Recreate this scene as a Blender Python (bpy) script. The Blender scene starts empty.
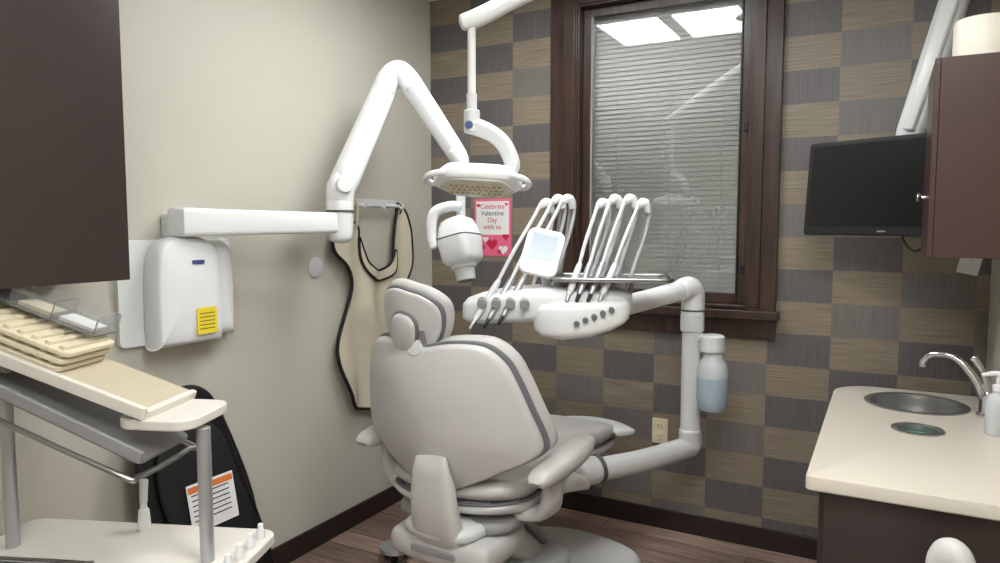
import bpy, bmesh, math, random
from mathutils import Vector, Matrix, Euler
random.seed(7)
R=math.radians
scene=bpy.context.scene
scene.view_settings.view_transform='Standard'
def srgb(r,g,b):
    f=lambda c:(c/255/12.92 if c/255<=0.04045 else ((c/255+0.055)/1.055)**2.4)
    return (f(r),f(g),f(b),1)
# ---------------------------------------------------------------- materials
def mat(name,col,rough=.5,metal=0,var=.04,scale=12,bump=0,trans=0,emit=0,coat=0,ior=1.45):
    m=bpy.data.materials.new(name); m.use_nodes=True
    nt=m.node_tree; b=nt.nodes['Principled BSDF']
    tc=nt.nodes.new('ShaderNodeTexCoord'); n=nt.nodes.new('ShaderNodeTexNoise')
    n.inputs['Scale'].default_value=scale; n.inputs['Detail'].default_value=4
    nt.links.new(tc.outputs['Object'],n.inputs['Vector'])
    mx=nt.nodes.new('ShaderNodeMix'); mx.data_type='RGBA'
    mx.inputs[6].default_value=tuple(c*(1-var) for c in col[:3])+(1,)
    mx.inputs[7].default_value=tuple(min(1,c*(1+var)) for c in col[:3])+(1,)
    nt.links.new(n.outputs['Fac'],mx.inputs[0]); nt.links.new(mx.outputs[2],b.inputs['Base Color'])
    b.inputs['Roughness'].default_value=rough; b.inputs['Metallic'].default_value=metal
    b.inputs['Transmission Weight'].default_value=trans; b.inputs['IOR'].default_value=ior
    b.inputs['Coat Weight'].default_value=coat
    if emit:
        nt.links.new(mx.outputs[2],b.inputs['Emission Color']); b.inputs['Emission Strength'].default_value=emit
    if bump:
        bp=nt.nodes.new('ShaderNodeBump'); bp.inputs['Strength'].default_value=bump; bp.inputs['Distance'].default_value=.002
        n2=nt.nodes.new('ShaderNodeTexNoise'); n2.inputs['Scale'].default_value=scale*12
        nt.links.new(tc.outputs['Object'],n2.inputs['Vector']); nt.links.new(n2.outputs['Fac'],bp.inputs['Height'])
        nt.links.new(bp.outputs['Normal'],b.inputs['Normal'])
    return m
M={}
M['wall']=mat('wall_paint',srgb(194,191,179),.5,var=.01,scale=3,bump=.15)
M['ceil']=mat('ceiling_paint',srgb(228,226,222),.8,var=.02)
M['white']=mat('white_plastic',srgb(226,228,229),.3,var=.01)
M['white2']=mat('offwhite_plastic',srgb(212,214,216),.35,var=.01)
M['uph']=mat('grey_upholstery',srgb(190,188,185),.42,var=.02,bump=.05)
M['shell']=mat('chair_shell',srgb(199,198,197),.32,var=.01)
M['trim']=mat('dark_grey_trim',srgb(108,108,112),.5)
M['black']=mat('black_plastic',srgb(22,22,24),.4)
M['blackm']=mat('black_fabric',srgb(20,20,22),.7)
M['screen']=mat('screen_glass',srgb(8,8,10),.3)
M['chrome']=mat('chrome',srgb(215,215,218),.12,1)
M['steel']=mat('brushed_steel',srgb(172,172,172),.3,1)
M['sinksteel']=mat('satin_sink_steel',srgb(175,175,175),.3,.9)
M['alu']=mat('satin_aluminium',srgb(185,187,190),.38,.7)
M['cab']=mat('espresso_laminate',srgb(56,45,43),.32,var=.08,scale=5)
M['cabr']=mat('cherry_laminate',srgb(70,48,45),.3,var=.08,scale=5)
M['counter']=mat('cream_solid_surface',srgb(206,198,185),.28,var=.02,scale=60)
M['cream']=mat('cream_laminate',srgb(216,211,203),.35,var=.01)
M['beige']=mat('beige_tray',srgb(216,206,180),.5,var=.03)
M['tan']=mat('tan_board',srgb(190,179,155),.45,var=.04)
M['greyp']=mat('grey_panel',srgb(145,145,146),.4)
M['apron']=mat('apron_vinyl',srgb(202,194,173),.5,var=.04,scale=5,bump=.3)
M['base']=mat('baseboard_brown',srgb(44,33,31),.35,var=.08)
M['yellow']=mat('yellow_label',srgb(236,212,50),.5)
M['pink']=mat('pink_paper',srgb(228,105,140),.6)
M['red']=mat('red_paper',srgb(195,35,65),.6)
M['paper']=mat('white_paper',srgb(232,232,232),.7)
M['orange']=mat('orange_label',srgb(220,120,60),.6)
M['blue']=mat('blue_plastic',srgb(60,80,130),.4)
M['ink']=mat('ink',srgb(60,60,66),.7)
M['ivory']=mat('ivory_plate',srgb(222,212,182),.4)
M['bottle']=mat('bottle_plastic',srgb(220,225,229),.25,trans=.3)
M['water']=mat('water_filled_bottle',srgb(190,208,222),.2,trans=.3)
M['gold']=mat('led_gold',srgb(215,195,140),.25,.3)
M['lens']=mat('lamp_lens',srgb(222,220,208),.15,coat=.5)
M['wax']=mat('candle_wax',srgb(234,228,216),.5)
M['green']=mat('green_glass',srgb(60,125,90),.15,.2)
M['acr']=mat('clear_acrylic',srgb(242,243,244),.08,trans=.92,ior=1.2)
M['blind']=mat('blind_slat',srgb(206,207,204),.5,var=.02)
M['lamp']=mat('light_panel',(.975,.99,.985,1),.5,var=0,emit=21)
M['scr2']=mat('tablet_screen',srgb(176,188,202),.2,coat=.4)
M['gasket']=mat('dark_grey_joint',srgb(80,80,82),.6)  # dark grey of the joint rings and tube head seam

def nn(nt,t,**k):
    n=nt.nodes.new(t)
    for a,v in k.items(): setattr(n,a,v)
    return n
def math_(nt,op,a,b=None):
    n=nn(nt,'ShaderNodeMath',operation=op)
    for i,v in enumerate((a,b)):
        if v is None: continue
        if isinstance(v,(int,float)): n.inputs[i].default_value=v
        else: nt.links.new(v,n.inputs[i])
    return n.outputs[0]
def wallpaper():
    m=bpy.data.materials.new('checker_wallpaper'); m.use_nodes=True; nt=m.node_tree; b=nt.nodes['Principled BSDF']
    tc=nn(nt,'ShaderNodeTexCoord'); sp=nn(nt,'ShaderNodeSeparateXYZ'); nt.links.new(tc.outputs['Object'],sp.inputs[0])
    cx=math_(nt,'FLOOR',math_(nt,'DIVIDE',sp.outputs['X'],.262)); cz=math_(nt,'FLOOR',math_(nt,'DIVIDE',sp.outputs['Z'],.145))
    par=math_(nt,'FLOORED_MODULO',math_(nt,'ADD',cx,cz),2.0)
    cmb=nn(nt,'ShaderNodeCombineXYZ'); nt.links.new(cx,cmb.inputs[0]); nt.links.new(cz,cmb.inputs[1])
    wn=nn(nt,'ShaderNodeTexWhiteNoise',noise_dimensions='2D'); nt.links.new(cmb.outputs[0],wn.inputs['Vector'])
    def streak(sc):
        mp=nn(nt,'ShaderNodeMapping'); mp.inputs['Scale'].default_value=sc; nt.links.new(tc.outputs['Object'],mp.inputs[0])
        n=nn(nt,'ShaderNodeTexNoise'); n.inputs['Scale'].default_value=1; n.inputs['Detail'].default_value=3; nt.links.new(mp.outputs[0],n.inputs['Vector']); return n.outputs['Fac']
    h=streak((5,1,260)); v=streak((260,1,5))
    def mixc(f,a,b_):
        x=nn(nt,'ShaderNodeMix',data_type='RGBA'); 
        if isinstance(f,(int,float)): x.inputs[0].default_value=f
        else: nt.links.new(f,x.inputs[0])
        for i,c in ((6,a),(7,b_)):
            if isinstance(c,tuple): x.inputs[i].default_value=c
            else: nt.links.new(c,x.inputs[i])
        return x.outputs[2]
    def ramp(f,lo,hi):
        r=nn(nt,'ShaderNodeMapRange'); r.inputs[1].default_value=lo; r.inputs[2].default_value=hi; nt.links.new(f,r.inputs[0]); return r.outputs[0]
    tan=mixc(ramp(h,.3,.7),srgb(112,101,87),srgb(146,134,116))
    g1=mixc(ramp(v,.3,.7),srgb(82,78,80),srgb(104,100,101))
    g2=mixc(ramp(v,.3,.7),srgb(100,95,93),srgb(120,114,110))
    sel=math_(nt,'GREATER_THAN',wn.outputs['Value'],.7)
    gr=mixc(sel,g1,g2)
    col=mixc(par,tan,gr)
    nt.links.new(col,b.inputs['Base Color']); b.inputs['Roughness'].default_value=.42
    bp=nn(nt,'ShaderNodeBump'); bp.inputs['Strength'].default_value=.15; bp.inputs['Distance'].default_value=.001
    nt.links.new(h,bp.inputs['Height']); nt.links.new(bp.outputs[0],b.inputs['Normal'])
    return m
M['paperwall']=wallpaper()
def woodfloor():
    m=bpy.data.materials.new('wood_plank_floor'); m.use_nodes=True; nt=m.node_tree; b=nt.nodes['Principled BSDF']
    tc=nn(nt,'ShaderNodeTexCoord')
    br=nn(nt,'ShaderNodeTexBrick'); br.offset=.37; nt.links.new(tc.outputs['Object'],br.inputs['Vector'])
    br.inputs['Scale'].default_value=1; br.inputs['Brick Width'].default_value=1.1; br.inputs['Row Height'].default_value=.13
    br.inputs['Mortar Size'].default_value=.0025; br.inputs['Color1'].default_value=srgb(172,146,132); br.inputs['Color2'].default_value=srgb(126,104,94); br.inputs['Mortar'].default_value=srgb(48,38,34)
    mp=nn(nt,'ShaderNodeMapping'); mp.inputs['Scale'].default_value=(3,40,1); nt.links.new(tc.outputs['Object'],mp.inputs[0])
    n=nn(nt,'ShaderNodeTexNoise'); n.inputs['Scale'].default_value=1.5; n.inputs['Detail'].default_value=8; nt.links.new(mp.outputs[0],n.inputs['Vector'])
    r=nn(nt,'ShaderNodeMapRange'); r.inputs[1].default_value=.3; r.inputs[2].default_value=.7; r.inputs[3].default_value=.5; r.inputs[4].default_value=1.25; nt.links.new(n.outputs['Fac'],r.inputs[0])
    mx=nn(nt,'ShaderNodeMix',data_type='RGBA',blend_type='MULTIPLY'); mx.inputs[0].default_value=1
    nt.links.new(br.outputs['Color'],mx.inputs[6]); nt.links.new(r.outputs[0],mx.inputs[7]); nt.links.new(mx.outputs[2],b.inputs['Base Color'])
    b.inputs['Roughness'].default_value=.35
    return m
M['floor']=woodfloor()
def woodframe():
    m=bpy.data.materials.new('dark_wood'); m.use_nodes=True; nt=m.node_tree; b=nt.nodes['Principled BSDF']
    tc=nn(nt,'ShaderNodeTexCoord'); mp=nn(nt,'ShaderNodeMapping'); mp.inputs['Scale'].default_value=(30,30,3); nt.links.new(tc.outputs['Object'],mp.inputs[0])
    n=nn(nt,'ShaderNodeTexNoise'); n.inputs['Scale'].default_value=1; n.inputs['Detail'].default_value=6; nt.links.new(mp.outputs[0],n.inputs['Vector'])
    c=nn(nt,'ShaderNodeValToRGB'); c.color_ramp.elements[0].position=.3; c.color_ramp.elements[0].color=srgb(38,27,23); c.color_ramp.elements[1].position=.75; c.color_ramp.elements[1].color=srgb(74,53,44)
    nt.links.new(n.outputs['Fac'],c.inputs[0]); nt.links.new(c.outputs[0],b.inputs['Base Color']); b.inputs['Roughness'].default_value=.28
    return m
M['wood']=woodframe()
def glassm():
    m=bpy.data.materials.new('window_glass'); m.use_nodes=True; nt=m.node_tree
    for n in list(nt.nodes):
        if n.type!='OUTPUT_MATERIAL': nt.nodes.remove(n)
    out=[n for n in nt.nodes if n.type=='OUTPUT_MATERIAL'][0]
    t=nn(nt,'ShaderNodeBsdfTransparent'); g=nn(nt,'ShaderNodeBsdfGlossy'); g.inputs['Roughness'].default_value=.01
    f=nn(nt,'ShaderNodeFresnel'); f.inputs['IOR'].default_value=1.6
    a=math_(nt,'MULTIPLY',f.outputs[0],1.5)
    x=nn(nt,'ShaderNodeMixShader'); nt.links.new(a,x.inputs[0]); nt.links.new(t.outputs[0],x.inputs[1]); nt.links.new(g.outputs[0],x.inputs[2]); nt.links.new(x.outputs[0],out.inputs[0])
    return m
M['glass']=glassm()
# ---------------------------------------------------------------- geometry helpers
def link(o,parent=None):
    scene.collection.objects.link(o)
    if parent: o.parent=parent
    return o
def group(name,loc=(0,0,0),rz=0,rot=None):
    e=bpy.data.objects.new(name,None); e.empty_display_size=.1; e.location=loc
    e.rotation_euler=rot if rot else (0,0,rz); return link(e)
def finish(bm,name,parent,m,bev=0,seg=3,subd=0,ang=35):
    bmesh.ops.recalc_face_normals(bm,faces=bm.faces)
    me=bpy.data.meshes.new(name); bm.to_mesh(me); bm.free()
    for p in me.polygons: p.use_smooth=True
    me.set_sharp_from_angle(angle=R(ang))
    o=bpy.data.objects.new(name,me); me.materials.append(M[m] if isinstance(m,str) else m); link(o,parent)
    if bev:
        b=o.modifiers.new('bevel','BEVEL'); b.width=bev; b.segments=seg; b.limit_method='ANGLE'; b.angle_limit=R(30); b.harden_normals=True
    if subd:
        s=o.modifiers.new('sub','SUBSURF'); s.levels=subd; s.render_levels=subd
    return o
def box(parent,name,size,loc,m,rot=(0,0,0),bev=.004,seg=2):
    bm=bmesh.new(); bmesh.ops.create_cube(bm,size=1)
    bmesh.ops.scale(bm,vec=size,verts=bm.verts)
    T=Matrix.Translation(loc)@Euler(rot).to_matrix().to_4x4()
    bmesh.ops.transform(bm,matrix=T,verts=bm.verts)
    return finish(bm,name,parent,m,bev,seg)
def bb(parent,name,x0,x1,y0,y1,z0,z1,m,bev=.004):
    return box(parent,name,(x1-x0,y1-y0,z1-z0),((x0+x1)/2,(y0+y1)/2,(z0+z1)/2),m,bev=bev)
def loft(parent,name,loops,m,close=True,caps=True,subd=0,bev=0,ang=35):
    bm=bmesh.new(); vs=[[bm.verts.new(p) for p in L] for L in loops]; n=len(loops[0])
    for a,b in zip(vs,vs[1:]):
        for i in range(n if close else n-1):
            j=(i+1)%n; bm.faces.new((a[i],a[j],b[j],b[i]))
    if caps and close:
        bm.faces.new(vs[0][::-1]); bm.faces.new(vs[-1])
    return finish(bm,name,parent,m,bev,subd=subd,ang=ang)
def catmull(pts,k=8,closed=False):
    P=[Vector(p) for p in pts]; n=len(P); out=[]
    rng=range(n if closed else n-1)
    for i in rng:
        if closed: a,b,c,d=P[(i-1)%n],P[i],P[(i+1)%n],P[(i+2)%n]
        else: a,b,c,d=P[max(i-1,0)],P[i],P[i+1],P[min(i+2,n-1)]
        for j in range(k):
            t=j/k; out.append(.5*((2*b)+(c-a)*t+(2*a-5*b+4*c-d)*t*t+(3*b-a-3*c+d)*t**3))
    if not closed: out.append(P[-1].copy())
    return out
def sweep(parent,name,pts,rad,m,smooth=6,sect=16,n=2.0,up=(0,0,1),round_=True):
    if not isinstance(rad,(list,)): rad=[rad]*len(pts)
    rad=[(r,r) if isinstance(r,(int,float)) else r for r in rad]
    if smooth>1:
        P=catmull(pts,smooth); RR=[]
        for i in range(len(pts)-1):
            for j in range(smooth):
                t=j/smooth; RR.append(tuple(rad[i][q]*(1-t)+rad[i+1][q]*t for q in (0,1)))
        RR.append(rad[-1])
    else: P=[Vector(p) for p in pts]; RR=rad
    T=[]
    for i in range(len(P)):
        a=P[max(i-1,0)]; b=P[min(i+1,len(P)-1)]; T.append((b-a).normalized())
    u=Vector(up); 
    if abs(u.dot(T[0]))>.95: u=Vector((0,1,0)) if abs(T[0].y)<.9 else Vector((1,0,0))
    u=(u-T[0]*u.dot(T[0])).normalized(); L=[]
    frames=[]
    for i in range(len(P)):
        u=(u-T[i]*u.dot(T[i])).normalized(); s=T[i].cross(u).normalized(); frames.append((u.copy(),s))
    def ring(c,u,s,ra,rb):
        o=[]
        for k in range(sect):
            a=2*math.pi*k/sect; ca,sa=math.cos(a),math.sin(a)
            o.append(c+s*ra*math.copysign(abs(ca)**(2/n),ca)+u*rb*math.copysign(abs(sa)**(2/n),sa))
        return o
    r0=min(RR[0]); r1=min(RR[-1])
    if round_:
        for q in (0.15,.6,.9):
            L.append(ring(P[0]-T[0]*r0*.5*math.sqrt(1-q*q),frames[0][0],frames[0][1],RR[0][0]*q,RR[0][1]*q))
    for i in range(len(P)): L.append(ring(P[i],frames[i][0],frames[i][1],*RR[i]))
    if round_:
        for q in (.9,.6,.15):
            L.append(ring(P[-1]+T[-1]*r1*.5*math.sqrt(1-q*q),frames[-1][0],frames[-1][1],RR[-1][0]*q,RR[-1][1]*q))
    return loft(parent,name,L,m,ang=50)
def cyl(parent,name,p1,p2,r,m,r2=None,bev=.002,seg=28):
    p1=Vector(p1); p2=Vector(p2); d=p2-p1; bm=bmesh.new()
    bmesh.ops.create_cone(bm,cap_ends=True,segments=seg,radius1=r,radius2=r if r2 is None else r2,depth=d.length)
    T=Matrix.Translation((p1+p2)/2)@d.to_track_quat('Z','Y').to_matrix().to_4x4()
    bmesh.ops.transform(bm,matrix=T,verts=bm.verts)
    return finish(bm,name,parent,m,bev,2)
def lathe(parent,name,prof,loc,m,rot=(0,0,0),seg=32,ang=40,caps=True):
    T=Matrix.Translation(loc)@Euler(rot).to_matrix().to_4x4()
    L=[[T@Vector((max(r,1e-4)*math.cos(2*math.pi*k/seg),max(r,1e-4)*math.sin(2*math.pi*k/seg),z)) for k in range(seg)] for r,z in prof]
    return loft(parent,name,L,m,ang=ang,caps=caps)
def rings(n0,n1,k=.12,d0=0,d1=0):
    out=[]; mid=(n0+n1)/2; h=(n1-n0)/2
    for s in (.02,.3,.55,.75): out.append((s*(1-k),n0-d0*(1-s*s)))
    for a in (0,22,45,67,90): out.append((1-k+k*math.sin(R(a)),mid-h*math.cos(R(a))))
    for a in (67,45,22,0): out.append((1-k+k*math.sin(R(a)),mid+h*math.cos(R(a))))
    for s in (.75,.55,.3,.02): out.append((s*(1-k),n1+d1*(1-s*s)))
    return out
def pillow(parent,name,outline,rg,m,T=Matrix(),deform=None,k=6,sm=True,ang=50):
    o=catmull([(a,b,0) for a,b in outline],k,True) if sm else [Vector((a,b,0)) for a,b in outline]
    cx=sum(p.x for p in o)/len(o); cy=sum(p.y for p in o)/len(o); L=[]
    for s,n in rg:
        l=[]
        for p in o:
            v=Vector((cx+(p.x-cx)*s,cy+(p.y-cy)*s,n))
            if deform: v=deform(v)
            l.append(T@v)
        L.append(l)
    return loft(parent,name,L,m,ang=ang)
def rrect(w,h,r,k=5):
    o=[]
    for cx,cy,a0 in ((w/2-r,h/2-r,0),(-w/2+r,h/2-r,90),(-w/2+r,-h/2+r,180),(w/2-r,-h/2+r,270)):
        for i in range(k+1):
            a=R(a0+90*i/k); o.append((cx+r*math.cos(a),cy+r*math.sin(a)))
    return o
def plate(parent,name,w,h,t,r,m,T,bev=.002):
    o=rrect(w,h,r); L=[[T@Vector((x,y,z)) for x,y in o] for z in (-t/2,t/2)]
    return loft(parent,name,L,m,bev=bev)
def TR(loc,rot=(0,0,0)): return Matrix.Translation(loc)@Euler(rot).to_matrix().to_4x4()
def text(parent,name,s,size,T,m,align='CENTER'):
    c=bpy.data.curves.new(name,'FONT'); c.body=s; c.size=size; c.align_x=align; c.extrude=.0003
    o=bpy.data.objects.new(name,c); c.materials.append(M[m]); link(o,parent); o.matrix_local=T; return o

# ---------------------------------------------------------------- room
W=2.665; H=2.75; YF=-4.7
bb(None,'floor',-.15,W+.15,YF-.15,.3,-.1,0,'floor',0)
bb(None,'ceiling',-.15,W+.15,YF-.15,.3,H,H+.1,'ceil',0)
bb(None,'wall_left',-.15,0,YF,.15,0,H,'wall',0)
bb(None,'wall_right',W,W+.15,YF,.15,0,H,'wall',0)
bb(None,'wall_front',-.15,W+.15,YF-.15,YF,0,H,'wall',0)
WX0,WX1,WZ0,WZ1=.895,1.745,1.12,2.60
def wallback():
    bm=bmesh.new()
    xs=[0,WX0,WX1,W]; zs=[0,WZ0,WZ1,H]
    for i in range(3):
        for j in range(3):
            if i==1 and j==1: continue
            bmesh.ops.create_cube(bm,size=1,matrix=Matrix.Translation(((xs[i]+xs[i+1])/2,.075,(zs[j]+zs[j+1])/2))@Matrix.Diagonal((xs[i+1]-xs[i],.15,zs[j+1]-zs[j],1)))
    finish(bm,'wall_back',None,'paperwall')
wallback()
for nm,a in (('baseboard_left',(.0,.014,-4.68,-.001,0,.1)),('baseboard_back',(.014,W-.014,-.014,0,0,.1)),('baseboard_right',(W-.014,W,-4.68,-1.55,0,.1))):
    bb(None,nm,*a,'base',.003)
# window
wn=group('window_1')
for nm,a in (('casing_left',(.755,.9,-.03,.0,1.10,2.74)),('casing_right',(1.74,1.87,-.03,.0,1.10,2.74)),('casing_top',(.9,1.74,-.03,.0,2.595,2.74)),
    ('sill',(.735,1.885,-.06,.0,1.075,1.115)),('apron_board',(.755,1.87,-.025,.0,.985,1.076)),
    ('jamb_left',(.895,.91,-.02,.13,1.12,2.6)),('jamb_right',(1.73,1.745,-.02,.13,1.12,2.6)),('jamb_bottom',(.91,1.73,-.02,.13,1.12,1.135)),('jamb_top',(.91,1.73,-.02,.13,2.585,2.6)),
    ('inner_casing_left',(.83,.893,-.042,-.03,1.13,2.73)),('inner_casing_right',(1.75,1.80,-.042,-.03,1.13,2.73)),
    ('sash_left',(.91,.955,.03,.06,1.135,2.585)),('sash_right',(1.69,1.73,.03,.06,1.135,2.585)),('sash_bottom',(.955,1.69,.03,.06,1.135,1.185)),('sash_top',(.955,1.69,.03,.06,2.54,2.585))):
    bb(wn,nm,*a,'wood',.004)
bb(wn,'gasket_right',1.682,1.69,.025,.045,1.185,2.54,'black',.001)
bb(wn,'gasket_left',.955,.963,.025,.045,1.185,2.54,'greyp',.001)
for z in (1.30,1.95): box(wn,'latch_%d'%int(z*100),(.02,.02,.04),(1.715,.02,z),'black')
bb(wn,'glass_pane',.955,1.69,.042,.045,1.185,2.54,'glass',0)
bl=group('window_blind')
bm=bmesh.new(); z=1.17
while z<2.56:
    bmesh.ops.create_cube(bm,size=1,matrix=Matrix.Translation((1.32,.085,z))@Matrix.Rotation(R(70),4,'X')@Matrix.Diagonal((.80,.0265,.0012,1))); z+=.0232
finish(bm,'slats',bl,'blind')
for x in (1.08,1.35,1.60): cyl(bl,'ladder_cord_%d'%int(x*100),(x,.068,1.18),(x,.068,2.57),.001,'white2',bev=0)
bb(bl,'head_rail',.915,1.725,.07,.10,2.56,2.584,'white2',.002)
bb(None,'outside_light_blocker',.8,1.85,.16,.17,1.0,2.7,'greyp',0)  # unseen backing added behind the blind to keep the outside dim
# ceiling lights and added fill panels
def troffer(cx,cy,hw=.56):
    g=group('ceiling_light_panel',(cx,cy,H))
    bb(g,'frame_a',-hw,hw,-.33,-.29,-.03,0,'white',.002); bb(g,'frame_b',-hw,hw,.29,.33,-.03,0,'white',.002)
    for i,(x0,x1) in enumerate(((-hw,-hw+.04),(-.04,.04),(hw-.04,hw))): bb(g,'rail_%d'%i,x0,x1,-.29,.29,-.03,0,'white',.002)
    for i,(x0,x1) in enumerate(((-hw+.04,-.04),(.04,hw-.04))): bb(g,'lens_%d'%i,x0,x1,-.29,.29,-.018,-.004,'lamp',0)
troffer(1.10,-1.0,.46); troffer(2.06,-2.35); troffer(2.05,-3.8)  # second and third panels are unseen, added as fill outside the window reflection

# ---------------------------------------------------------------- left wall
ux=group('wall_cabinet')
bb(ux,'carcass',0.003,.31,-3.4,-2.085,1.345,2.5,'cab',.002)
for i,(a,b) in enumerate(((-2.52,-2.08),(-2.96,-2.523),(-3.4,-2.963))): bb(ux,'door_%d'%i,.312,.331,a,b,1.34,2.505,'cab',.002)
# x-ray machine with control box
xr=group('dental_xray_machine')
xb=xr
plate(xb,'back_plate',.47,.37,.02,.02,'white',TR((.012,-1.685,1.265),(R(90),0,R(90))))
o=[(-.14,-.19),(-.12,-.2),(.12,-.2),(.14,-.19)]+[(.143,0),(.137,.10),(.12,.16),(.08,.195),(0,.205),(-.08,.195),(-.12,.16),(-.137,.10),(-.143,0)]
pillow(xb,'control_housing',[(a*.95,b*.97) for a,b in o],rings(0.02,.115,.1,0,.012),'white',TR((0,-1.70,1.265),(R(90),0,R(90))),k=4)
pillow(xb,'housing_side_lobe',[(a*.5,b*.9) for a,b in o],rings(0.02,.08,.2,0,.01),'white',TR((0,-1.55,1.265),(R(90),0,R(90))),k=4)
plate(xb,'yellow_label',.085,.095,.003,.004,'yellow',TR((.1275,-1.65,1.155),(R(90),0,R(90))),0)
for i in range(5): bb(xb,'label_line_%d'%i,.1285,.1298,-1.683,-1.618,1.125+i*.014,1.128+i*.014,'ink',0)
plate(xb,'logo',.05,.014,.003,.003,'blue',TR((.1275,-1.68,1.37),(R(90),0,R(90))),0)
box(xr,'wall_mount',(.06,.12,.09),(.033,-1.68,1.50),'white',bev=.012)
sweep(xr,'horizontal_arm',[(.10,-1.725,1.512),(.112,-1.70,1.512),(.19,-1.40,1.512),(.272,-1.09,1.512)],[(.045,.052),(.045,.052),(.043,.046),(.042,.042)],'white',3,20,n=6)
sweep(xr,'elbow_post',[(.275,-1.09,1.45),(.275,-1.09,1.52),(.275,-1.09,1.60)],[.05,.055,.057],'white',3,24)
cyl(xr,'elbow_ring',(.275,-1.09,1.555),(.275,-1.09,1.565),.059,'gasket')
pk=Vector((.32,-.72,2.17)); e1=Vector((.275,-1.09,1.64)); e2=Vector((.70,-.83,1.79)); k1=pk+Vector((-.02,-.05,0)); k2=pk+Vector((.045,-.01,-.005))
sweep(xr,'elbow_knuckle',[e1+Vector((0,0,-.04)),e1+Vector((0,0.01,.02)),e1+(pk-e1)*.14],[.056,.06,.052],'white',4,24)
cyl(xr,'elbow_pivot_cap',e1+Vector((.045,-.025,.03)),e1+Vector((.064,-.036,.03)),.035,'white',bev=.005)
sweep(xr,'lower_arm',[e1+(k1-e1)*.08,e1+(k1-e1)*.5,e1+(k1-e1)*.95],[(.05,.056),(.047,.052),(.042,.048)],'white',3,20,n=3.5)
sweep(xr,'upper_knuckle',[k1-(k1-e1)*.14,k1-(k1-e1)*.03,(k1+k2)/2+Vector((0,0,.022)),k2+(e2-k2)*.04,k2+(e2-k2)*.16],[.05,.054,.054,.052,.046],'white',6,24)
sweep(xr,'upper_arm',[k2+(e2-k2)*.08,k2+(e2-k2)*.5,e2],[(.042,.047),(.038,.043),(.032,.036)],'white',3,20,n=3.5)
sweep(xr,'arm_end',[e2+Vector((-.02,0,.02)),e2+Vector((.01,0,-.01)),e2+Vector((.01,0,-.06))],[.033,.035,.03],'white',4,20)
cyl(xr,'drop_rod',(.71,-.83,1.50),(.71,-.83,1.74),.02,'white2')
h=Vector((.70,-.84,1.46))
sweep(xr,'yoke',[h+Vector((.01,.0,.12)),h+Vector((-.03,-.02,.12)),h+Vector((-.085,-.05,.09)),h+Vector((-.095,-.055,0)),h+Vector((-.085,-.05,-.05))],[(.03,.022),(.034,.022),(.036,.024),(.036,.022),(.036,.02)],'white',5,18,n=3)
hh=h+Vector((.01,0,-.02)); ax=Vector((.25,-.10,-1)).normalized()
sweep(xr,'tube_head',[hh-ax*.07,hh,hh+ax*.085],[(.062,.066),(.078,.085),(.072,.074)],'white',5,28,n=4.5,up=(0,1,0))
sweep(xr,'tube_head_seam',[hh-ax*.012,hh-ax*.008],[(.0785,.0855)]*2,'gasket',1,28,n=4.5,up=(0,1,0),round_=False)
cyl(xr,'collimator_ring',hh+ax*.075,hh+ax*.125,.055,'white2',bev=.006)
cyl(xr,'collimator',hh+ax*.11,hh+ax*.175,.046,'white',r2=.04,bev=.004)
cyl(xr,'collimator_opening',hh+ax*.174,hh+ax*.18,.035,'trim',bev=0)
lathe(None,'wall_cover_plate',[(0.001,0),(.047,0),(.047,.006),(.04,.011),(.001,.012)],(0.0005,-.953,1.31),'white2',rot=(0,R(90),0))
ap=group('lead_apron_on_wall_rack')
rk=ap
plate(rk,'rack_mount_plate',.34,.035,.008,.006,'white2',TR((.006,-.53,1.615),(R(90),0,R(90))))
cyl(rk,'rack_bar',(.05,-.74,1.60),(.05,-.36,1.60),.009,'white2')
for i,y in enumerate((-.68,-.53,-.38)):
    sweep(rk,'rack_hook_%d'%i,[(.008,y,1.61),(.05,y,1.60),(.075,y,1.585),(.08,y,1.61)],.006,'white2',5,10)
A=[(-.88,1.44),(-.83,1.50),(-.76,1.52),(-.70,1.49),(-.695,1.40),(-.66,1.31),(-.56,1.265),(-.46,1.30),(-.43,1.40),(-.41,1.53),(-.375,1.60),(-.33,1.58),(-.30,1.50),(-.285,1.40),(-.275,1.28),(-.33,1.16),(-.36,1.0),(-.35,.75),(-.38,.60),(-.50,.575),(-.64,.585),(-.76,.62),(-.80,.70),(-.86,.85),(-.87,.95),(-.81,1.08),(-.765,1.22),(-.80,1.31),(-.87,1.38)]
def drape(v): 
    lo=max(0,min(1,(1.5-v.y)/.6))
    return Vector((v.x,v.y,v.z+.010*math.sin(v.x*38)+.014*lo*math.sin(v.x*26+v.y*5)+.006*math.sin(v.y*14+v.x*20)+.03))
TA=Matrix(((0,0,1,0.012),(1,0,0,0),(0,1,0,0),(0,0,0,1)))
def sheet(parent,name,outline,n0,n1,m):
    o=catmull([(a,b,0) for a,b in outline],6,True); bm=bmesh.new()
    vs=[bm.verts.new((p.x,p.y,0)) for p in o]; es=[bm.edges.new((vs[i],vs[(i+1)%len(vs)])) for i in range(len(vs))]
    bmesh.ops.triangle_fill(bm,edges=es,use_beauty=True)
    for _ in range(3):
        bmesh.ops.subdivide_edges(bm,edges=[e for e in bm.edges if e.calc_length()>.03 and not e.is_boundary],cuts=1)
        bmesh.ops.triangulate(bm,faces=bm.faces)
    r=bmesh.ops.extrude_face_region(bm,geom=bm.faces[:])
    for v in r['geom']:
        if isinstance(v,bmesh.types.BMVert): v.co.z=n1-n0
    for v in bm.verts: v.co=TA@drape(Vector((v.co.x,v.co.y,v.co.z+n0)))
    return finish(bm,name,parent,m,ang=60)
sheet(ap,'vinyl_panel',A,0,.012,'apron')
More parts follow.
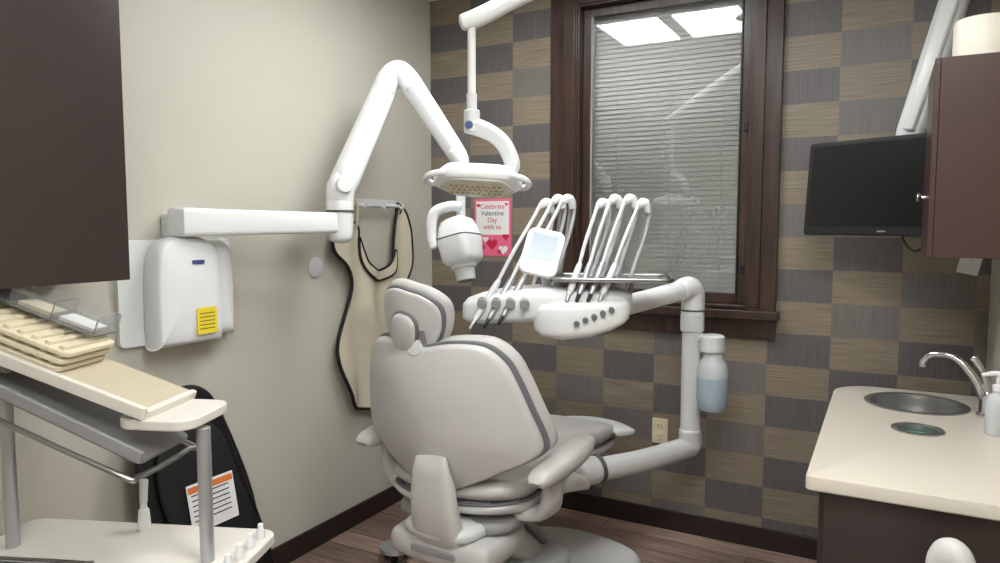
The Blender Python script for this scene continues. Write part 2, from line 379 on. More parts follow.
edge=[TA@drape(Vector((p.x,p.y,.007))) for p in catmull([(a,b,0) for a,b in A],5,True)]; edge.append(edge[0]); 
sweep(ap,'binding',edge,[(.009,.009)]*len(edge),'blackm',1,8,round_=False)
C=[(-.70,1.44),(-.69,1.34),(-.64,1.26),(-.55,1.225),(-.46,1.26),(-.42,1.35),(-.44,1.37),(-.49,1.30),(-.56,1.275),(-.64,1.31),(-.675,1.38)]
sheet(ap,'collar_flap',C,.016,.026,'apron')
edge=[TA@drape(Vector((p.x,p.y,.021))) for p in catmull([(a,b,0) for a,b in C],5,True)]; edge.append(edge[0]); 
sweep(ap,'collar_binding',edge,[(.007,.007)]*len(edge),'blackm',1,8,round_=False)
for i,(y,z0) in enumerate(((-.73,1.51),(-.375,1.58))):
    sweep(ap,'hanging_strap_%d'%i,[(.055,y,z0-.02),(.062,y+.005,1.585),(.05,y,1.614),(.035,y,1.585),(.04,y,z0-.02)],[(.012,.003)]*5,'apron' if i==0 else 'blackm',5,8)
# folded black chair leaning on wall
fc=group('folding_chair',(.0,-1.68,0))
o=[(-.20,.25),(-.255,.6),(-.25,.78),(-.20,.88),(-.08,.925),(.03,.92),(.10,.84),(.14,.66),(.19,.45),(.24,.22),(.22,.12),(0,.10),(-.18,.12)]
TF=Matrix.Translation((.22,0,0))@Matrix.Rotation(R(-11),4,'Y')@Matrix(((0,0,1,0),(1,0,0,0),(0,1,0,0),(0,0,0,1)))
pillow(fc,'moulded_back',o,rings(0,.03,.06),'black',TF,k=5)
pillow(fc,'seat_pad',[(a*.8-.0,b*.72+.12) for a,b in o],rings(.03,.055,.1,0,.006),'blackm',TF,k=5)
for i,s in enumerate((-1,1)):
    p=[TF@Vector((s*.21+.0,0.02,.0)),TF@Vector((s*.215,.45,-.02)),TF@Vector((s*.15-.03,.82,-.015))]
    sweep(fc,'leg_tube_%d'%i,p,.013,'black',5,12)
    cyl(fc,'foot_%d'%i,TF@Vector((s*.21,0.0,0)),TF@Vector((s*.21,.04,0)),.018,'black')
cyl(fc,'cross_bar',TF@Vector((-.2,.2,-.01)),TF@Vector((.2,.2,-.01)),.01,'black')
lb=TF@TR((-.02,.50,.066)); plate(fc,'warning_label',.20,.17,.001,.004,'paper',lb,0)
plate(fc,'label_band',.19,.022,.0012,.002,'orange',TF@TR((-.02,.565,.0672)),0)
for i in range(6): plate(fc,'label_text_%d'%i,.16,.004,.0012,.001,'ink',TF@TR((-.025,.545-.018*i,.0672)),0)

# ---------------------------------------------------------------- back wall things
ps=group('valentine_poster')
bb(ps,'pink_sheet',.287,.517,-.004,-.0005,1.335,1.645,'pink',0)
bb(ps,'white_area',.30,.504,-.006,-.004,1.45,1.632,'paper',0)
def heart(parent,name,cx,cz,s,m,y=-.0065):
    pts=[]
    for i in range(28):
        t=2*math.pi*i/28; pts.append((cx+s*16*math.sin(t)**3/16, cz+s*(13*math.cos(t)-5*math.cos(2*t)-2*math.cos(3*t)-math.cos(4*t))/16))
    L=[[Vector((a,yy,b)) for a,b in pts] for yy in (y,y-.001)]; loft(parent,name,L,m)
for i,(a,b,s,mm) in enumerate(((.33,1.375,.026,'red'),(.40,1.40,.034,'red'),(.47,1.37,.028,'paper'),(.36,1.425,.018,'paper'),(.485,1.44,.02,'red'),(.445,1.36,.014,'red'),(.315,1.61,.012,'red'),(.49,1.615,.012,'pink'))): heart(ps,'heart_%d'%i,a,b,s,mm)
for i,t in enumerate(('Celebrate','Valentine','Day','with us')):
    text(ps,'text_%d'%i,t,.038,TR((.402,-.0068,1.592-.037*i),(R(90),0,0)),'red' if i!=1 else 'ink')
ou=group('wall_outlet')
plate(ou,'cover_plate',.078,.125,.006,.006,'ivory',TR((1.348,-.0035,.49),(R(90),0,0)))
for i,z in enumerate((.463,.517)):
    plate(ou,'receptacle_%d'%i,.034,.03,.004,.008,'ivory',TR((1.348,-.008,z),(R(90),0,0)))
    for j,x in enumerate((-.007,.007)): bb(ou,'slot_%d%d'%(i,j),1.348+x-.0012,1.348+x+.0012,-.0108,-.0095,z-.003,z+.008,'ink',0)
wp=group('low_voltage_wall_plate')
plate(wp,'plate',.075,.11,.006,.006,'paper',TR((2.595,-.004,1.36),(R(90),R(12),0)))
cyl(wp,'jack',(2.595,-.007,1.36),(2.595,-.014,1.36),.008,'white2')

# ---------------------------------------------------------------- television on arm
tv=group('wall_mounted_television',(2.29,-.395,1.645),rot=(R(-5),0,R(-26)))
plate(tv,'bezel',.62,.365,.03,.012,'black',TR((0,0,0),(R(90),0,0)),.004)
plate(tv,'back_shell',.50,.29,.035,.03,'black',TR((0,.03,0),(R(90),0,0)),.01)
plate(tv,'screen',.585,.315,.002,.002,'screen',TR((0,-.0155,.008),(R(90),0,0)),0)
box(tv,'logo',(.03,.001,.005),(0,-.0158,-.168),'greyp')
box(tv,'vesa_mount',(.12,.03,.12),(0,.06,.02),'white2')
sweep(tv,'power_cable',[(.03,.04,-.12),(.06,.04,-.2),(.10,.04,-.235),(.13,.05,-.20),(.12,.05,-.12)],.004,'black',6,8)
sweep(tv,'diagonal_arm',[(.005,.09,.03),(.02,.10,.22),(.125,.14,.73)],[(.022,.04),(.024,.046),(.03,.048)],'white2',1,16,n=5,up=(1,0,0))
sweep(tv,'arm_cover',[(.03,.065,.22),(.13,.10,.71)],[(.014,.02),(.014,.03)],'white',1,16,n=5,up=(1,0,0))
sweep(tv,'upper_knuckle',[(.12,.13,.70),(.13,.14,.79),(.10,.20,.82)],.045,'white',4,20)
sweep(tv,'wall_bracket_arm',[(.10,.18,.81),(.06,.28,.80),(.04,.35,.79)],[(.03,.04)]*3,'white',3,16,n=4)

# ---------------------------------------------------------------- right upper cabinet
rc=group('wall_hung_cabinet')
bb(rc,'carcass',2.412,2.663,-1.05,-.66,1.41,1.965,'cabr',.002)
bb(rc,'door',2.398,2.4115,-1.05,-.66,1.412,1.964,'cabr',.001)
cyl(rc,'knob_stem',(2.398,-.90,1.585),(2.382,-.90,1.585),.005,'chrome')
lathe(rc,'knob',[(0.001,0),(.009,0),(.014,.006),(.014,.011),(.008,.016),(.001,.017)],(2.385,-.90,1.585),'chrome',rot=(0,R(-90),0))
cd=group('pillar_candle',(2.52,-.92,1.9655))
lathe(cd,'wax_body',[(.001,0),(.072,0),(.076,.004),(.076,.11),(.072,.118),(.06,.116),(.05,.108),(.001,.106)],(0,0,0.0),'wax')
cyl(cd,'wick',(0,0,.105),(.002,0,.125),.0015,'ink',bev=0)

# ---------------------------------------------------------------- counter with sink
cb=group('sink_cabinet')
bb(cb,'end_panel',2.18,2.655,-1.445,-1.427,0.0,.823,'cab',.002)
bb(cb,'far_end_panel',2.18,2.655,-.27,-.252,0,.823,'cab',.002)
bb(cb,'toe_kick',2.23,2.242,-1.427,-.27,0,.09,'base',.001)
for i,(a,b) in enumerate(((-1.425,-1.052),(-1.048,-.652),(-.648,-.27))):
    bb(cb,'door_%d'%i,2.168,2.186,a,b,.10,.815,'cab',.002); cyl(cb,'pull_%d'%i,(2.156,b-.04,.62),(2.156,b-.04,.74),.005,'chrome'); 
bb(cb,'bottom_board',2.19,2.655,-1.427,-.27,.09,.108,'cab',.001)
x0,x1,y0,y1=2.137,2.663,-1.462,-.235
def arc(cx,cy,r,a0,a1,k=8): return [(cx+r*math.cos(R(a0+(a1-a0)*i/k)),cy+r*math.sin(R(a0+(a1-a0)*i/k))) for i in range(k+1)]
def outl(d): return [(x1,y0+d),(x1,y1-d)]+arc(x0+.15,y1-.15,.15-d,90,180,12)+arc(x0+.015,y0+.015,.015-d,180,270,4)
HOL=((2.41,-.475,.151),(2.405,-.85,.061))
bm=bmesh.new()
def ringv(pts,z): return [bm.verts.new((a,b,z)) for a,b in pts]
loops=[ringv(outl(.004),.8215),ringv(outl(0),.8255),ringv(outl(0),.856),ringv(outl(.0015),.859),ringv(outl(.005),.86)]
for a,b in zip(loops,loops[1:]):
    n=len(a)
    for i in range(n): bm.faces.new((a[i],a[(i+1)%n],b[(i+1)%n],b[i]))
top=loops[-1]; es=[bm.edges.get((top[i],top[(i+1)%len(top)])) for i in range(len(top))]
for cx,cy,r in HOL:
    c=ringv([(cx+r*math.cos(2*math.pi*i/48),cy+r*math.sin(2*math.pi*i/48)) for i in range(48)],.86)
    es+= [bm.edges.new((c[i],c[(i+1)%48])) for i in range(48)]
    c2=ringv([(cx+r*math.cos(2*math.pi*i/48),cy+r*math.sin(2*math.pi*i/48)) for i in range(48)],.825)
    for i in range(48): bm.faces.new((c[i],c[(i+1)%48],c2[(i+1)%48],c2[i]))
bmesh.ops.triangle_fill(bm,edges=es,use_beauty=True)
kill=[f for f in bm.faces if abs(f.normal.z)>.9 and all(abs(v.co.z-.86)<1e-5 for v in f.verts) and any(all((Vector((v.co.x,v.co.y))-Vector((cx,cy))).length<r+1e-4 for v in f.verts) for cx,cy,r in HOL)]
bmesh.ops.delete(bm,geom=kill,context='FACES_ONLY')
finish(bm,'countertop',cb,'counter',ang=30)
SX=2.41
lathe(cb,'sink_bowl',[(.166,.8605),(.166,.8645),(.152,.866),(.146,.862),(.143,.84),(.136,.76),(.11,.725),(.03,.718),(.001,.718)],(SX,-.475,0),'sinksteel',seg=56,caps=False)
lathe(cb,'sink_drain',[(.001,.7185),(.03,.7185),(.033,.7215),(.02,.7205),(.001,.7205)],(SX,-.475,0),'chrome')
lathe(cb,'drain_ring',[(.074,.8605),(.074,.864),(.062,.8655),(.057,.862),(.055,.83),(.001,.828)],(2.405,-.85,0),'sinksteel',seg=40,caps=False)
lathe(cb,'green_drain_insert',[(.001,.8285),(.048,.8285),(.05,.84),(.046,.846),(.03,.849),(.001,.85)],(2.405,-.85,0),'green',seg=40)
fa=group('chrome_faucet',(2.612,-.565,.8605))
lathe(fa,'base',[(.001,0),(.03,0),(.03,.008),(.024,.014),(.022,.06),(.024,.075),(.02,.085),(.001,.088)],(0,0,0),'chrome')
sweep(fa,'spout',[(-.005,0,.05),(-.035,.01,.12),(-.09,.03,.185),(-.155,.05,.19),(-.185,.06,.165),(-.188,.062,.145)],[.017,.014,.012,.011,.011,.012],'chrome',8,16)
sweep(fa,'lever',[(0,0,.08),(-.005,-.005,.12),(-.02,-.01,.16),(-.045,-.01,.20)],[(.014,.014),(.01,.01),(.009,.006),(.012,.005)],'chrome',6,14)
sb=group('soap_dispenser',(2.612,-.80,.8605))
lathe(sb,'bottle',[(.001,0),(.026,0),(.03,.006),(.03,.10),(.024,.12),(.012,.13),(.012,.14),(.001,.14)],(0,0,0),'bottle')
lathe(sb,'pump_collar',[(.001,.138),(.014,.138),(.014,.155),(.006,.158),(.005,.185),(.001,.185)],(0,0,0),'white')
sweep(sb,'pump_nozzle',[(.012,0,.188),(-.01,0,.19),(-.04,0,.182)],[.008,.008,.005],'white',4,12)

# ---------------------------------------------------------------- stool bottom right
st=group('dental_stool',(2.315,-2.03,0),rz=R(-10))
for i in range(5):
    a=R(72*i+20); p=Vector((math.cos(a)*.24,math.sin(a)*.24,.07))
    sweep(st,'leg_%d'%i,[(0,0,.12),(p.x*.5,p.y*.5,.10),p],[.024,.02,.015],'greyp',4,12)
    cyl(st,'caster_%d'%i,p+Vector((-.012,0,-.045)),p+Vector((.012,0,-.045)),.025,'black')
cyl(st,'column',(0,0,.1),(0,0,.42),.025,'chrome')
lathe(st,'seat',[(.001,.41),(.15,.41),(.19,.43),(.2,.46),(.19,.49),(.15,.50),(.001,.495)],(0,0,0),'uph')
sweep(st,'back_bracket',[(0,.05,.405),(0.03,.22,.41),(.05,.29,.5),(.06,.31,.68)],[(.02,.008)]*4,'greyp',5,12)
pillow(st,'backrest',[(-.04,-.14),(-.045,.06),(-.035,.125),(0,.148),(.035,.125),(.045,.06),(.04,-.14),(0,-.155)],rings(-.03,.03,.3,.0,.0),'uph',TR((.07,.31,.72),(R(90),0,R(-12))))

# ---------------------------------------------------------------- left cart
ca=group('treatment_cart',(.834,-2.01,0),rz=R(22))
plate(ca,'lower_shelf',.74,.50,.03,.04,'cream',TR((-.365,-.25,.64)),.006)
for i,(x,y) in enumerate(((-.095,-.2),(-.65,-.18))):
    cyl(ca,'post_%d'%i,(x,y,.655),(x,y,1.0 if x>-.3 else 1.16),.017,'alu')
for i,(x,y) in enumerate(((-.08,-.08),(-.65,-.08),(-.08,-.42),(-.65,-.42))):
    cyl(ca,'lower_leg_%d'%i,(x,y,.05),(x,y,.63),.016,'alu'); cyl(ca,'caster_%d'%i,(x-.012,y,.03),(x+.012,y,.03),.03,'black')
plate(ca,'bottom_shelf',.66,.40,.02,.04,'cream',TR((-.37,-.27,.2)),.004)
plate(ca,'side_shelf',.20,.22,.026,.05,'cream',TR((-.185,-.17,1.022)),.005)
TB=TR((-.54,-.16,1.160),(0,R(19),0))
plate(ca,'tilted_board',.72,.22,.016,.02,'tan',TB,.004)
plate(ca,'board_front_lip',.72,.018,.03,.008,'cream',TB@TR((0,-.115,.006)),.003)
plate(ca,'board_end_lip',.018,.22,.022,.008,'cream',TB@TR((.355,0,.002)),.003)
TC=TR((-.52,-.18,1.065),(0,R(23),0))
plate(ca,'under_tray',.68,.22,.012,.02,'greyp',TC,.003)
plate(ca,'under_tray_side',.68,.012,.03,.004,'greyp',TC@TR((0,-.11,.015)),.003)
sweep(ca,'wire_frame',[TC@Vector(p) for p in ((-.36,-.14,.04),(-.2,-.14,.04),(-.19,-.14,-.01),(-.15,-.14,-.035),(.30,-.14,-.03),(.35,-.11,-.03),(.35,.11,-.03),(.32,.13,-.03),(-.33,.13,-.03))],.007,'steel',3,10)
for i,(x,y) in enumerate(((-.012,-.06),(-.012,-.12),(-.012,-.18),(-.012,-.24),(-.012,-.30))):
    lathe(ca,'knob_%d'%i,[(.001,0),(.011,0),(.012,.02),(.008,.028),(.007,.04),(.001,.043)],(x-.008,y,.655),'white')
lathe(ca,'evacuator_tip_cup',[(.001,0),(.018,0),(.016,.03),(.014,.055),(.009,.06),(.008,.08),(.001,.08)],(-.37,-.04,.655),'white')
sweep(ca,'evacuator_tip_tube',[(-.37,-.04,.73),(-.375,-.03,.76),(-.38,-.02,.785)],[.010,.011,.012],'white2',4,12)
tr=group('instrument_tray_organizer',(.834,-2.01,0),rz=R(22))
for j in range(3):
    TJ=TB@TR((-.10+.008*j,.0,.018+.022*j))
    plate(tr,'tray_%d'%j,.40,.19,.014,.02,'beige',TJ,.004)
    for i in range(10): plate(tr,'rib_%d_%d'%(j,i),.018,.17,.010,.004,'beige',TJ@TR((-.177+.039*i,0,.011)),.002)
ac=tr
TO=TB@TR((-.085,.05,.115))
plate(ac,'bin_bottom',.38,.09,.003,.004,'acr',TO@TR((0,0,-.022)),0)
plate(ac,'bin_front',.38,.05,.003,.004,'acr',TO@TR((0,-.045,.003),(R(80),0,0)),0)
plate(ac,'bin_back',.38,.05,.003,.004,'acr',TO@TR((0,.045,.003),(R(90),0,0)),0)
for i in range(4): plate(ac,'bin_divider_%d'%i,.09,.05,.003,.004,'acr',TO@TR((-.188+.125*i,0,.003),(R(90),0,R(90))),0)
plate(ac,'packet_0',.10,.06,.012,.004,'beige',TO@TR((.0,0,-.014)),.002); plate(ac,'packet_1',.10,.06,.010,.004,'blue',TO@TR((-.12,0,-.014)),.002); plate(ac,'packet_2',.10,.06,.010,.004,'paper',TO@TR((.12,0,-.014)),.002)
mt=group('metal_instrument_tray',(.834,-2.01,0),rz=R(22))
plate(mt,'tray_floor',.30,.2,.004,.02,'steel',TR((-.52,-.37,.659)),.001)
sweep(mt,'tray_rim',[(-.66,-.46,.668),(-.38,-.46,.668),(-.37,-.45,.668),(-.37,-.28,.668),(-.38,-.27,.668),(-.66,-.27,.668)],.005,'steel',3,8)

# ---------------------------------------------------------------- dental chair
ch=group('dental_chair',(.985,-1.38,0),rz=R(-2))
pillow(ch,'base_plate',[(-.22,-.05),(-.25,.4),(-.2,.85),(.0,1.0),(.27,.98),(.41,.87),(.41,.62),(.28,.45),(.25,-.05),(0,-.12)],rings(0,.085,.08,0,.02),'shell',TR((0,0,0)),k=6)
pillow(ch,'base_cover',[(-.14,.05),(-.15,.45),(-.1,.68),(.1,.7),(.19,.6),(.16,.3),(.15,.03),(0,0)],rings(.07,.17,.25,0,.02),'white2',TR((0,0,0)),k=6)
sweep(ch,'lift_arm',[(0,.55,.13),(0,.40,.25),(0,.16,.40)],[(.11,.05),(.12,.06),(.13,.06)],'shell',5,24,n=3.5)
sweep(ch,'lift_link',[(0,.66,.13),(0,.52,.28),(0,.34,.42)],[(.08,.03)]*3,'greyp',4,16,n=3.5)
pillow(ch,'rear_housing',[(-.2,-.04),(-.2,.12),(-.15,.22),(.15,.22),(.2,.12),(.2,-.04),(.16,-.1),(-.16,-.1)],rings(.36,.45,.10,.02,.01),'shell',TR((0.02,0,0)),k=5)
pillow(ch,'housing_cap',[(-.14,-.06),(-.13,.14),(.13,.14),(.14,-.06),(.08,-.12),(-.08,-.12)],rings(.45,.50,.2,.0,.01),'white2',TR((0.02,0,0)),k=5)
box(ch,'housing_vent',(.18,.012,.022),(0.02,-.108,.41),'greyp')
pillow(ch,'seat_frame',[(-.2,.0),(-.22,.3),(-.18,.7),(0,.8),(.18,.7),(.22,.3),(.2,.0)],rings(.45,.51,.1),'greyp',TR((0,0,0)),k=5)
def seatdef(v):
    y=v.y; z=v.z+.01+ .05*math.exp(-((y-.5)/.22)**2)+.03*math.exp(-((y+.02)/.1)**2)-.09*max(0,(y-.62))**1.2+ .28*v.x*v.x
    return Vector((v.x,v.y,z))
so=[(-.20,-.02),(-.255,.08),(-.27,.25),(-.25,.45),(-.22,.65),(-.21,.95),(-.17,1.14),(0,1.19),(.17,1.14),(.21,.95),(.22,.65),(.25,.45),(.27,.25),(.255,.08),(.20,-.02),(0,-.05)]
pillow(ch,'seat_shell',so,rings(.485,.525,.05),'shell',TR((0,0,0)),seatdef,k=5)
pillow(ch,'seat_seam',[(a*1.003,b) for a,b in so],rings(.521,.527,.01),'trim',TR((0,0,0)),seatdef,k=5)
pillow(ch,'seat_cushion',so,rings(.525,.60,.12,0,.004),'uph',TR((0,0,0)),seatdef,k=5)
sweep(ch,'toe_board_rim',[(-.12,1.10,.545),(.0,1.20,.54),(.14,1.17,.545),(.25,1.08,.55)],[(.05,.018)]*4,'white2',6,16,n=3)
FLIP=Matrix(((1,0,0,0),(0,1,0,0),(0,0,-1,0),(0,0,0,1)))
TBk=TR((0,-.03,.60),(R(90+9),0,0))@FLIP
bo=[(0,0),(.07,.008),(.15,.04),(.25,.085),(.345,.13),(.368,.18),(.338,.30),(.308,.40),(.275,.475),(.21,.53),(.10,.538),(0,.522)]
bo=bo+[(-a,b) for a,b in bo[1:-1][::-1]]
wrap=lambda v: Vector((v.x,v.y,v.z+1.0*v.x*v.x-.02*math.sin(v.y*5)))
pillow(ch,'back_shell',[(a*.97,b*.97+.008) for a,b in bo],rings(-.03,.006,.05,.025,0),'shell',TBk,wrap,k=4)
pillow(ch,'back_trim',[(a*.995,b*.995+.001) for a,b in bo],rings(.004,.016,.02),'trim',TBk,wrap,k=4)
pillow(ch,'back_cushion',[(a*1.01,b*1.01-.002) for a,b in bo],rings(.014,.085,.1,0,-.01),'uph',TBk,wrap,k=4)
sweep(ch,'spine_cover',[(.03,-.03,.40),(.03,-.085,.47),(.03,-.11,.56),(.03,-.118,.64),(.028,-.125,.70),(.025,-.12,.74)],[(.092,.035),(.094,.038),(.09,.034),(.082,.03),(.07,.022),(.06,.012)],'shell',6,24,n=3.5,up=(0,1,0))
cyl(ch,'headrest_bar_0',(-.045,-.115,1.06),(-.05,-.145,1.16),.008,'steel'); cyl(ch,'headrest_bar_1',(.005,-.115,1.06),(.01,-.145,1.16),.008,'steel')
TH=TR((-.048,-.13,1.19),(R(90+18),0,0))@FLIP@Matrix.Rotation(R(-14),4,'Z')
ho=[(0,-.115),(.07,-.11),(.115,-.06),(.13,.02),(.115,.085),(.06,.12),(0,.125),(-.06,.12),(-.115,.085),(-.13,.02),(-.115,-.06),(-.07,-.11)]
wh=lambda v: Vector((v.x,v.y,v.z+1.8*v.x*v.x))
pillow(ch,'headrest_cushion',ho,rings(.008,.055,.2,0,-.01),'uph',TH,wh,k=5)
pillow(ch,'headrest_trim',[(a*.93,b*.93) for a,b in ho],rings(-.006,.01,.05),'trim',TH,wh,k=5)
pillow(ch,'headrest_shell',[(a*.88,b*.88) for a,b in ho],rings(-.02,-.003,.1,.008,0),'shell',TH,wh,k=5)
pillow(ch,'headrest_joint_plate',[(a*.4,b*.6-.03) for a,b in ho],rings(-.036,-.022,.1,.003,0),'trim',TH,None,k=5)
pillow(ch,'headrest_joint',[(a*.35,b*.55-.03) for a,b in ho],rings(-.05,-.026,.2,.005,0),'shell',TH,None,k=5)
lathe(ch,'headrest_knob',[(.001,0),(.03,0),(.032,.01),(.026,.03),(.001,.032)],(-.02,-.12,1.10),'white2',rot=(R(80),0,0))
for i,s in enumerate((-1,1)):
    T=TR((s*(.345 if s<0 else .36),.16+(.02 if s>0 else 0),.70+(.02 if s<0 else -.008)),(R(3),0,0))
    pillow(ch,'armrest_pad_%d'%i,[(-.035,-.19),(-.05,-.05),(-.052,.12),(-.037,.2),(0,.215),(.037,.2),(.052,.12),(.05,-.05),(.035,-.19),(0,-.205)],rings(-.03,.032,.35,0,.006),'uph',T,lambda v:Vector((v.x,v.y,v.z+.5*max(0,v.y-.02)**2)),k=5)
    sweep(ch,'armrest_support_%d'%i,[(s*.20,.14,.50),(s*.31,.14,.52),(s*.35,.12,.58),(s*.35,.12,.69)],[(.05,.02),(.05,.022),(.045,.022),(.04,.02)],'shell',6,18,n=3,up=(0,0,1))
# ---------------------------------------------------------------- delivery unit
du=group('dental_delivery_unit')
c0=Vector((1.29,-.82,.505)); c1=Vector((1.575,-.34,.54)); c2=Vector((1.575,-.34,1.235)); c3=Vector((1.36,-.86,1.175))
sweep(du,'chair_bracket',[Vector((1.17,-.90,.475)),Vector((1.22,-.87,.49)),c0+Vector((0,-.02,0))],[(.05,.035)]*3,'shell',4,18,n=3)
sweep(du,'mount_joint',[c0+Vector((-.02,-.02,.02)),c0+Vector((.02,.03,.025))],.055,'shell',2,24)
cyl(du,'joint_ring',c0+Vector((.02,.04,.025)),c0+Vector((.03,.055,.027)),.058,'gasket')
sweep(du,'lower_arm',[c0+Vector((.01,.02,.02)),c0*.5+c1*.5,c1+Vector((-.02,-.03,-.005)),c1+Vector((0,0,.01)),c1+Vector((0,0,.07))],[.048,.046,.046,.05,.048],'shell',6,24)
cyl(du,'column',c1+Vector((0,0,.05)),c2+Vector((0,0,-.09)),.042,'white2',bev=.004)
cyl(du,'column_collar',c2+Vector((0,0,-.19)),c2+Vector((0,0,-.11)),.05,'white2',bev=.008)
sweep(du,'column_elbow',[c2+Vector((0,0,-.12)),c2+Vector((0,0,-.03)),c2+Vector((-.012,-.03,.0)),c2+(c3-c2)*.16],[.048,.05,.05,.045],'white',6,24)
cyl(du,'elbow_ring',c2+Vector((0,0,-.10)),c2+Vector((0,0,-.093)),.0515,'gasket')
sweep(du,'upper_arm',[c2+(c3-c2)*.12,c2+(c3-c2)*.5,c3],[.042,.04,.04],'white',3,24)
cyl(du,'head_swivel',c3+Vector((0,0,-.06)),c3+Vector((0,0,.04)),.05,'white2',bev=.008)
cyl(du,'bottle_cap',(1.665,-.36,.965),(1.665,-.36,1.04),.052,'white2',bev=.01)
cyl(du,'bottle_bracket',(1.585,-.343,1.02),(1.65,-.357,1.02),.022,'white2')
lathe(du,'water_bottle',[(.001,0),(.05,0),(.058,.012),(.064,.05),(.064,.17),(.056,.20),(.042,.225),(.038,.25),(.001,.25)],(1.67,-.36,.72),'bottle')
lathe(du,'water_level',[(.0515,-.001),(.0595,.011),(.0652,.05),(.0652,.14),(.064,.141)],(1.67,-.36,.72),'water',caps=False)
dh=Vector((1.264,-1.003,1.187))
def D(x,y,z):
    a=R(28); return Vector((dh.x+x*math.cos(a)-y*math.sin(a), dh.y+x*math.sin(a)+y*math.cos(a), dh.z+z))
def hl(name,secs,m,n=3.0,k=28):
    L=[]
    for x,yc,zc,ry,rz in secs:
        l=[]
        for i in range(k):
            a=2*math.pi*i/k; ca,sa=math.cos(a),math.sin(a)
            l.append(D(x,yc+ry*math.copysign(abs(ca)**(2/n),ca),zc+rz*math.copysign(abs(sa)**(2/n),sa)))
        L.append(l)
    return loft(du,name,L,m,ang=60)
hl('head_left_lobe',[(-.375,.0,-.0,.01,.005),(-.372,0,0,.05,.028),(-.355,0,0.005,.075,.042),(-.30,0,.012,.10,.054),(-.2,0,.025,.115,.062),(-.1,0,.03,.12,.064),(-.02,0,.03,.12,.062),(.10,.02,.035,.12,.055),(.20,.02,.04,.11,.045),(.235,.02,.04,.09,.035),(.24,.02,.04,.02,.01)],'white',n=4)
hl('head_right_lobe',[(-.12,-.05,-.02,.02,.01),(-.115,-.05,-.02,.06,.04),(-.09,-.05,-.02,.09,.06),(-.02,-.05,-.02,.105,.072),(.08,-.05,-.015,.105,.068),(.16,-.05,0,.10,.056),(.20,-.05,0.01,.085,.045),(.22,-.05,.012,.06,.03),(.225,-.05,.012,.01,.005)],'white',n=4.5)
for i in range(5):
    p=D(.03+.03*i,-.15,-.025+.012*i); q=D(.03+.03*i,-.166,-.027+.012*i); cyl(du,'coupling_%d'%i,p,q,.010,'trim')
for i in range(4):
    p=D(-.30+.05*i,-.085-.008*i,.045); q=D(-.30+.05*i,-.125-.008*i,.038); cyl(du,'holder_%d'%i,p,q,.017,'greyp',bev=.003)
TK=Matrix.Translation(D(-.085,-.03,.215))@Euler((R(62),R(12),R(18))).to_matrix().to_4x4()
plate(du,'touchpad_frame',.14,.185,.02,.03,'white',TK,.006); plate(du,'touchpad_screen',.095,.10,.003,.006,'scr2',TK@TR((0,.02,.0105)),0)
sweep(du,'touchpad_stalk',[D(-.06,.02,.06),D(-.07,.02,.13),D(-.08,-.005,.19)],[.02,.016,.02],'white2',4,14)
def whip(i,bx,bz,tx,tz,yb=-.13,yt=.08):
    b=Vector((bx,yb,bz)); t=Vector((tx,yt,tz)); d=(t-b)
    sweep(du,'handpiece_tip_%d'%i,[D(*(b-d*.03)),D(*(b+d*.06))],[.006,.0085],'black' if i%3 else 'alu',1,10)
    sweep(du,'handpiece_%d'%i,[D(*(b+d*.04)),D(*(b+d*.12)),D(*(b+d*.30)),D(*(b+d*.36))],[.009,.0125,.012,.009],'alu' if i in (1,2,4,5) else 'white2',4,14)
    sweep(du,'hose_%d'%i,[D(*(b+d*.34)),D(*(b+d*.6+Vector((-.01,-.02,0)))),D(*(b+d*.9+Vector((-.012,-.02,.0)))),D(*(t+Vector((.0,-.005,.022)))),D(*(t+Vector((.035,.015,.005)))),D(*(t+Vector((.03,.03,-.08)))),D(*(t+Vector((-.02,.05,-.25)))),D(*(t+Vector((-.05,.05,-.34))))],.007,'white2',7,12)
    sweep(du,'whip_arm_%d'%i,[D(*(t+Vector((-.03,.06,-.36)))),D(*(t+Vector((.0,.05,-.2)))),D(*(t+Vector((.02,.02,-.04)))),D(*(t+Vector((.02,.0,.01))))],[(.008,.010),(.007,.009),(.006,.008),(.007,.009)],'greyp',5,12)
    sweep(du,'whip_clip_%d'%i,[D(*(t+Vector((.028,0,-.02)))),D(*(t+Vector((.02,-.005,.012)))),D(*(t+Vector((-.012,-.01,-.0))))],[.012,.015,.012],'white',4,12)
whip(0,-.335,-.035,-.075,.385); whip(1,-.285,-.03,-.03,.40); whip(2,-.235,-.02,.005,.40)
whip(3,.0,.06,.135,.385,-.13,.06); whip(4,.035,.06,.18,.40,-.13,.06); whip(5,.075,.06,.235,.40,-.13,.06); whip(6,.115,.06,.285,.385,-.13,.06)
TT=Matrix.Translation(D(.17,-.01,.118))@Euler((0,0,R(20))).to_matrix().to_4x4()
plate(du,'tray',.42,.27,.006,.04,'steel',TT,.002)
rim=[TT@Vector((x,y,.008)) for x,y in rrect(.42,.27,.04)]; rim.append(rim[0]); sweep(du,'tray_rim',rim,.005,'steel',1,8,round_=False)
cyl(du,'tray_post',D(.2,.03,.05),D(.2,.03,.115),.02,'white2')

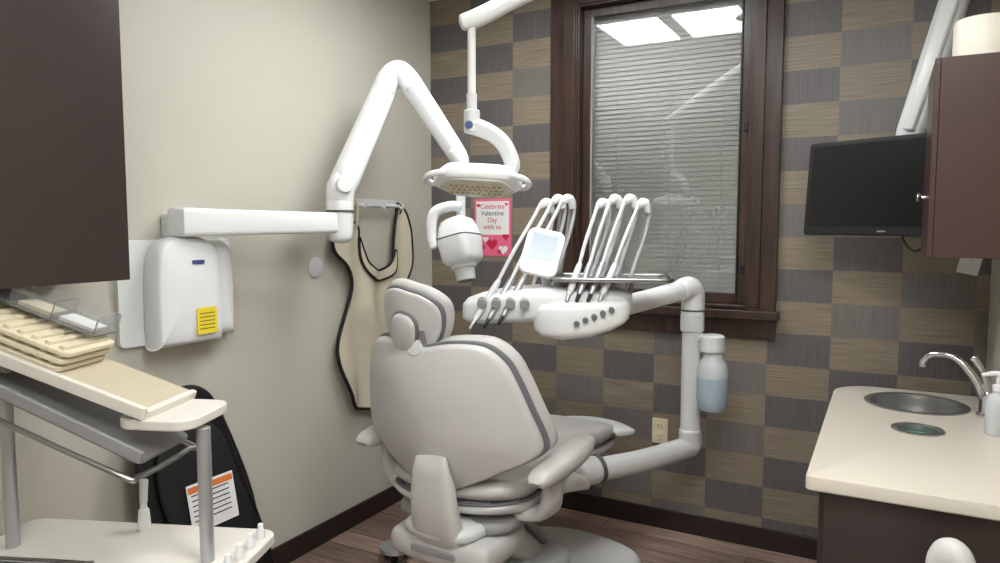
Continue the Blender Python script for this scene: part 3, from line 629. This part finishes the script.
# ---------------------------------------------------------------- operatory light
ol=group('dental_operating_light')
lc=Vector((1.035,-1.242,1.655)); TLt=TR(lc,(R(-20),R(3),R(28)))
lo=[(0,-.095),(.085,-.092),(.118,-.075),(.152,-.01),(.15,.025),(.10,.075),(.06,.085),(0,.087)]
lo=lo+[(-a,b) for a,b in lo[1:-1][::-1]]
pillow(ol,'head_shell',lo,rings(-.026,.03,.14,0,.02),'white',TLt,k=3)
pillow(ol,'lens',[(a*.84,b*.84) for a,b in lo],rings(-.032,-.025,.1,.004,0),'lens',TLt,k=3)
for i in range(10):
    for j in range(3):
        a=-.088+.0185*i; b=-.035+.03*j
        p=TLt@Vector((a+.008*(j%2),b,-.0345)); q=TLt@Vector((a+.008*(j%2),b,-.038)); cyl(ol,'led_%d_%d'%(i,j),p,q,.006,'gold',bev=0,seg=10)
for i,s in enumerate((-1,1)):
    sweep(ol,'handle_%d'%i,[TLt@Vector(p) for p in ((s*.11,-.075,-.005),(s*.155,-.065,-.01),(s*.178,-.02,-.01),(s*.165,.025,-.005),(s*.12,.04,0))],.011,'white',6,12)
a=R(28); RV=Vector((math.cos(a),math.sin(a),0)); Z=Vector((0,0,1))
rd=lc+RV*(-.02)
sweep(ol,'yoke_arm',[lc+RV*.11+Z*.02,lc+RV*.12+Z*.06,lc+RV*.095+Z*.12,lc+RV*.055+Z*.16,lc+RV*.0+Z*.185,lc+RV*(-.03)+Z*.19],[(.022,.012),(.026,.02),(.026,.022),(.026,.022),(.028,.024),(.026,.022)],'white',6,18,n=4,up=(0,1,0))
cyl(ol,'head_pivot',rd+Z*.165,rd+Z*.245,.028,'white2',bev=.006)
lathe(ol,'blue_badge',[(.001,0),(.014,0),(.014,.004),(.001,.005)],rd+Vector((.004,-.026,.19)),'blue',rot=(R(90),0,R(28)))
cyl(ol,'drop_post',rd+Z*.22,rd+Z*.55,.014,'white')
cyl(ol,'post_sleeve',rd+Z*.24,rd+Z*.30,.018,'white2')
sweep(ol,'flex_arm',[rd+RV*(-.03)+Z*.54,rd+RV*(.03)+Z*.56,rd+RV*.22+Z*.65,rd+RV*.6+Z*.80],[(.028,.026),(.03,.03),(.028,.028),(.028,.028)],'white',5,18,n=3)
cm_=rd+RV*.6
cyl(ol,'ceiling_pole',cm_+Z*.76,Vector((cm_.x,cm_.y,H-.03)),.032,'white'); cyl(ol,'ceiling_flange',Vector((cm_.x,cm_.y,H-.035)),Vector((cm_.x,cm_.y,H)),.09,'white',bev=.006)

# foot control on the floor
ft=group('foot_control',(.40,-.90,0))
lathe(ft,'disc',[(.001,.035),(.06,.035),(.075,.045),(.07,.06),(.03,.068),(.001,.07)],(0,0,0),'alu')
for i in range(3):
    a=R(120*i-60); cyl(ft,'caster_%d'%i,(.05*math.cos(a)-.008,.05*math.sin(a),.018),(.05*math.cos(a)+.008,.05*math.sin(a),.018),.018,'black')

# ---------------------------------------------------------------- camera, world
w=bpy.data.worlds.new('world'); scene.world=w; w.use_nodes=True
w.node_tree.nodes['Background'].inputs[0].default_value=(.6,.65,.7,1); w.node_tree.nodes['Background'].inputs[1].default_value=.4
cam=bpy.data.objects.new('camera',bpy.data.cameras.new('camera')); link(cam); scene.camera=cam
cam.location=(2.30,-3.40,1.5); cam.rotation_euler=(R(90-4.5),0,R(28.6)); cam.data.lens=25.56; cam.data.sensor_width=36; cam.data.clip_start=.02
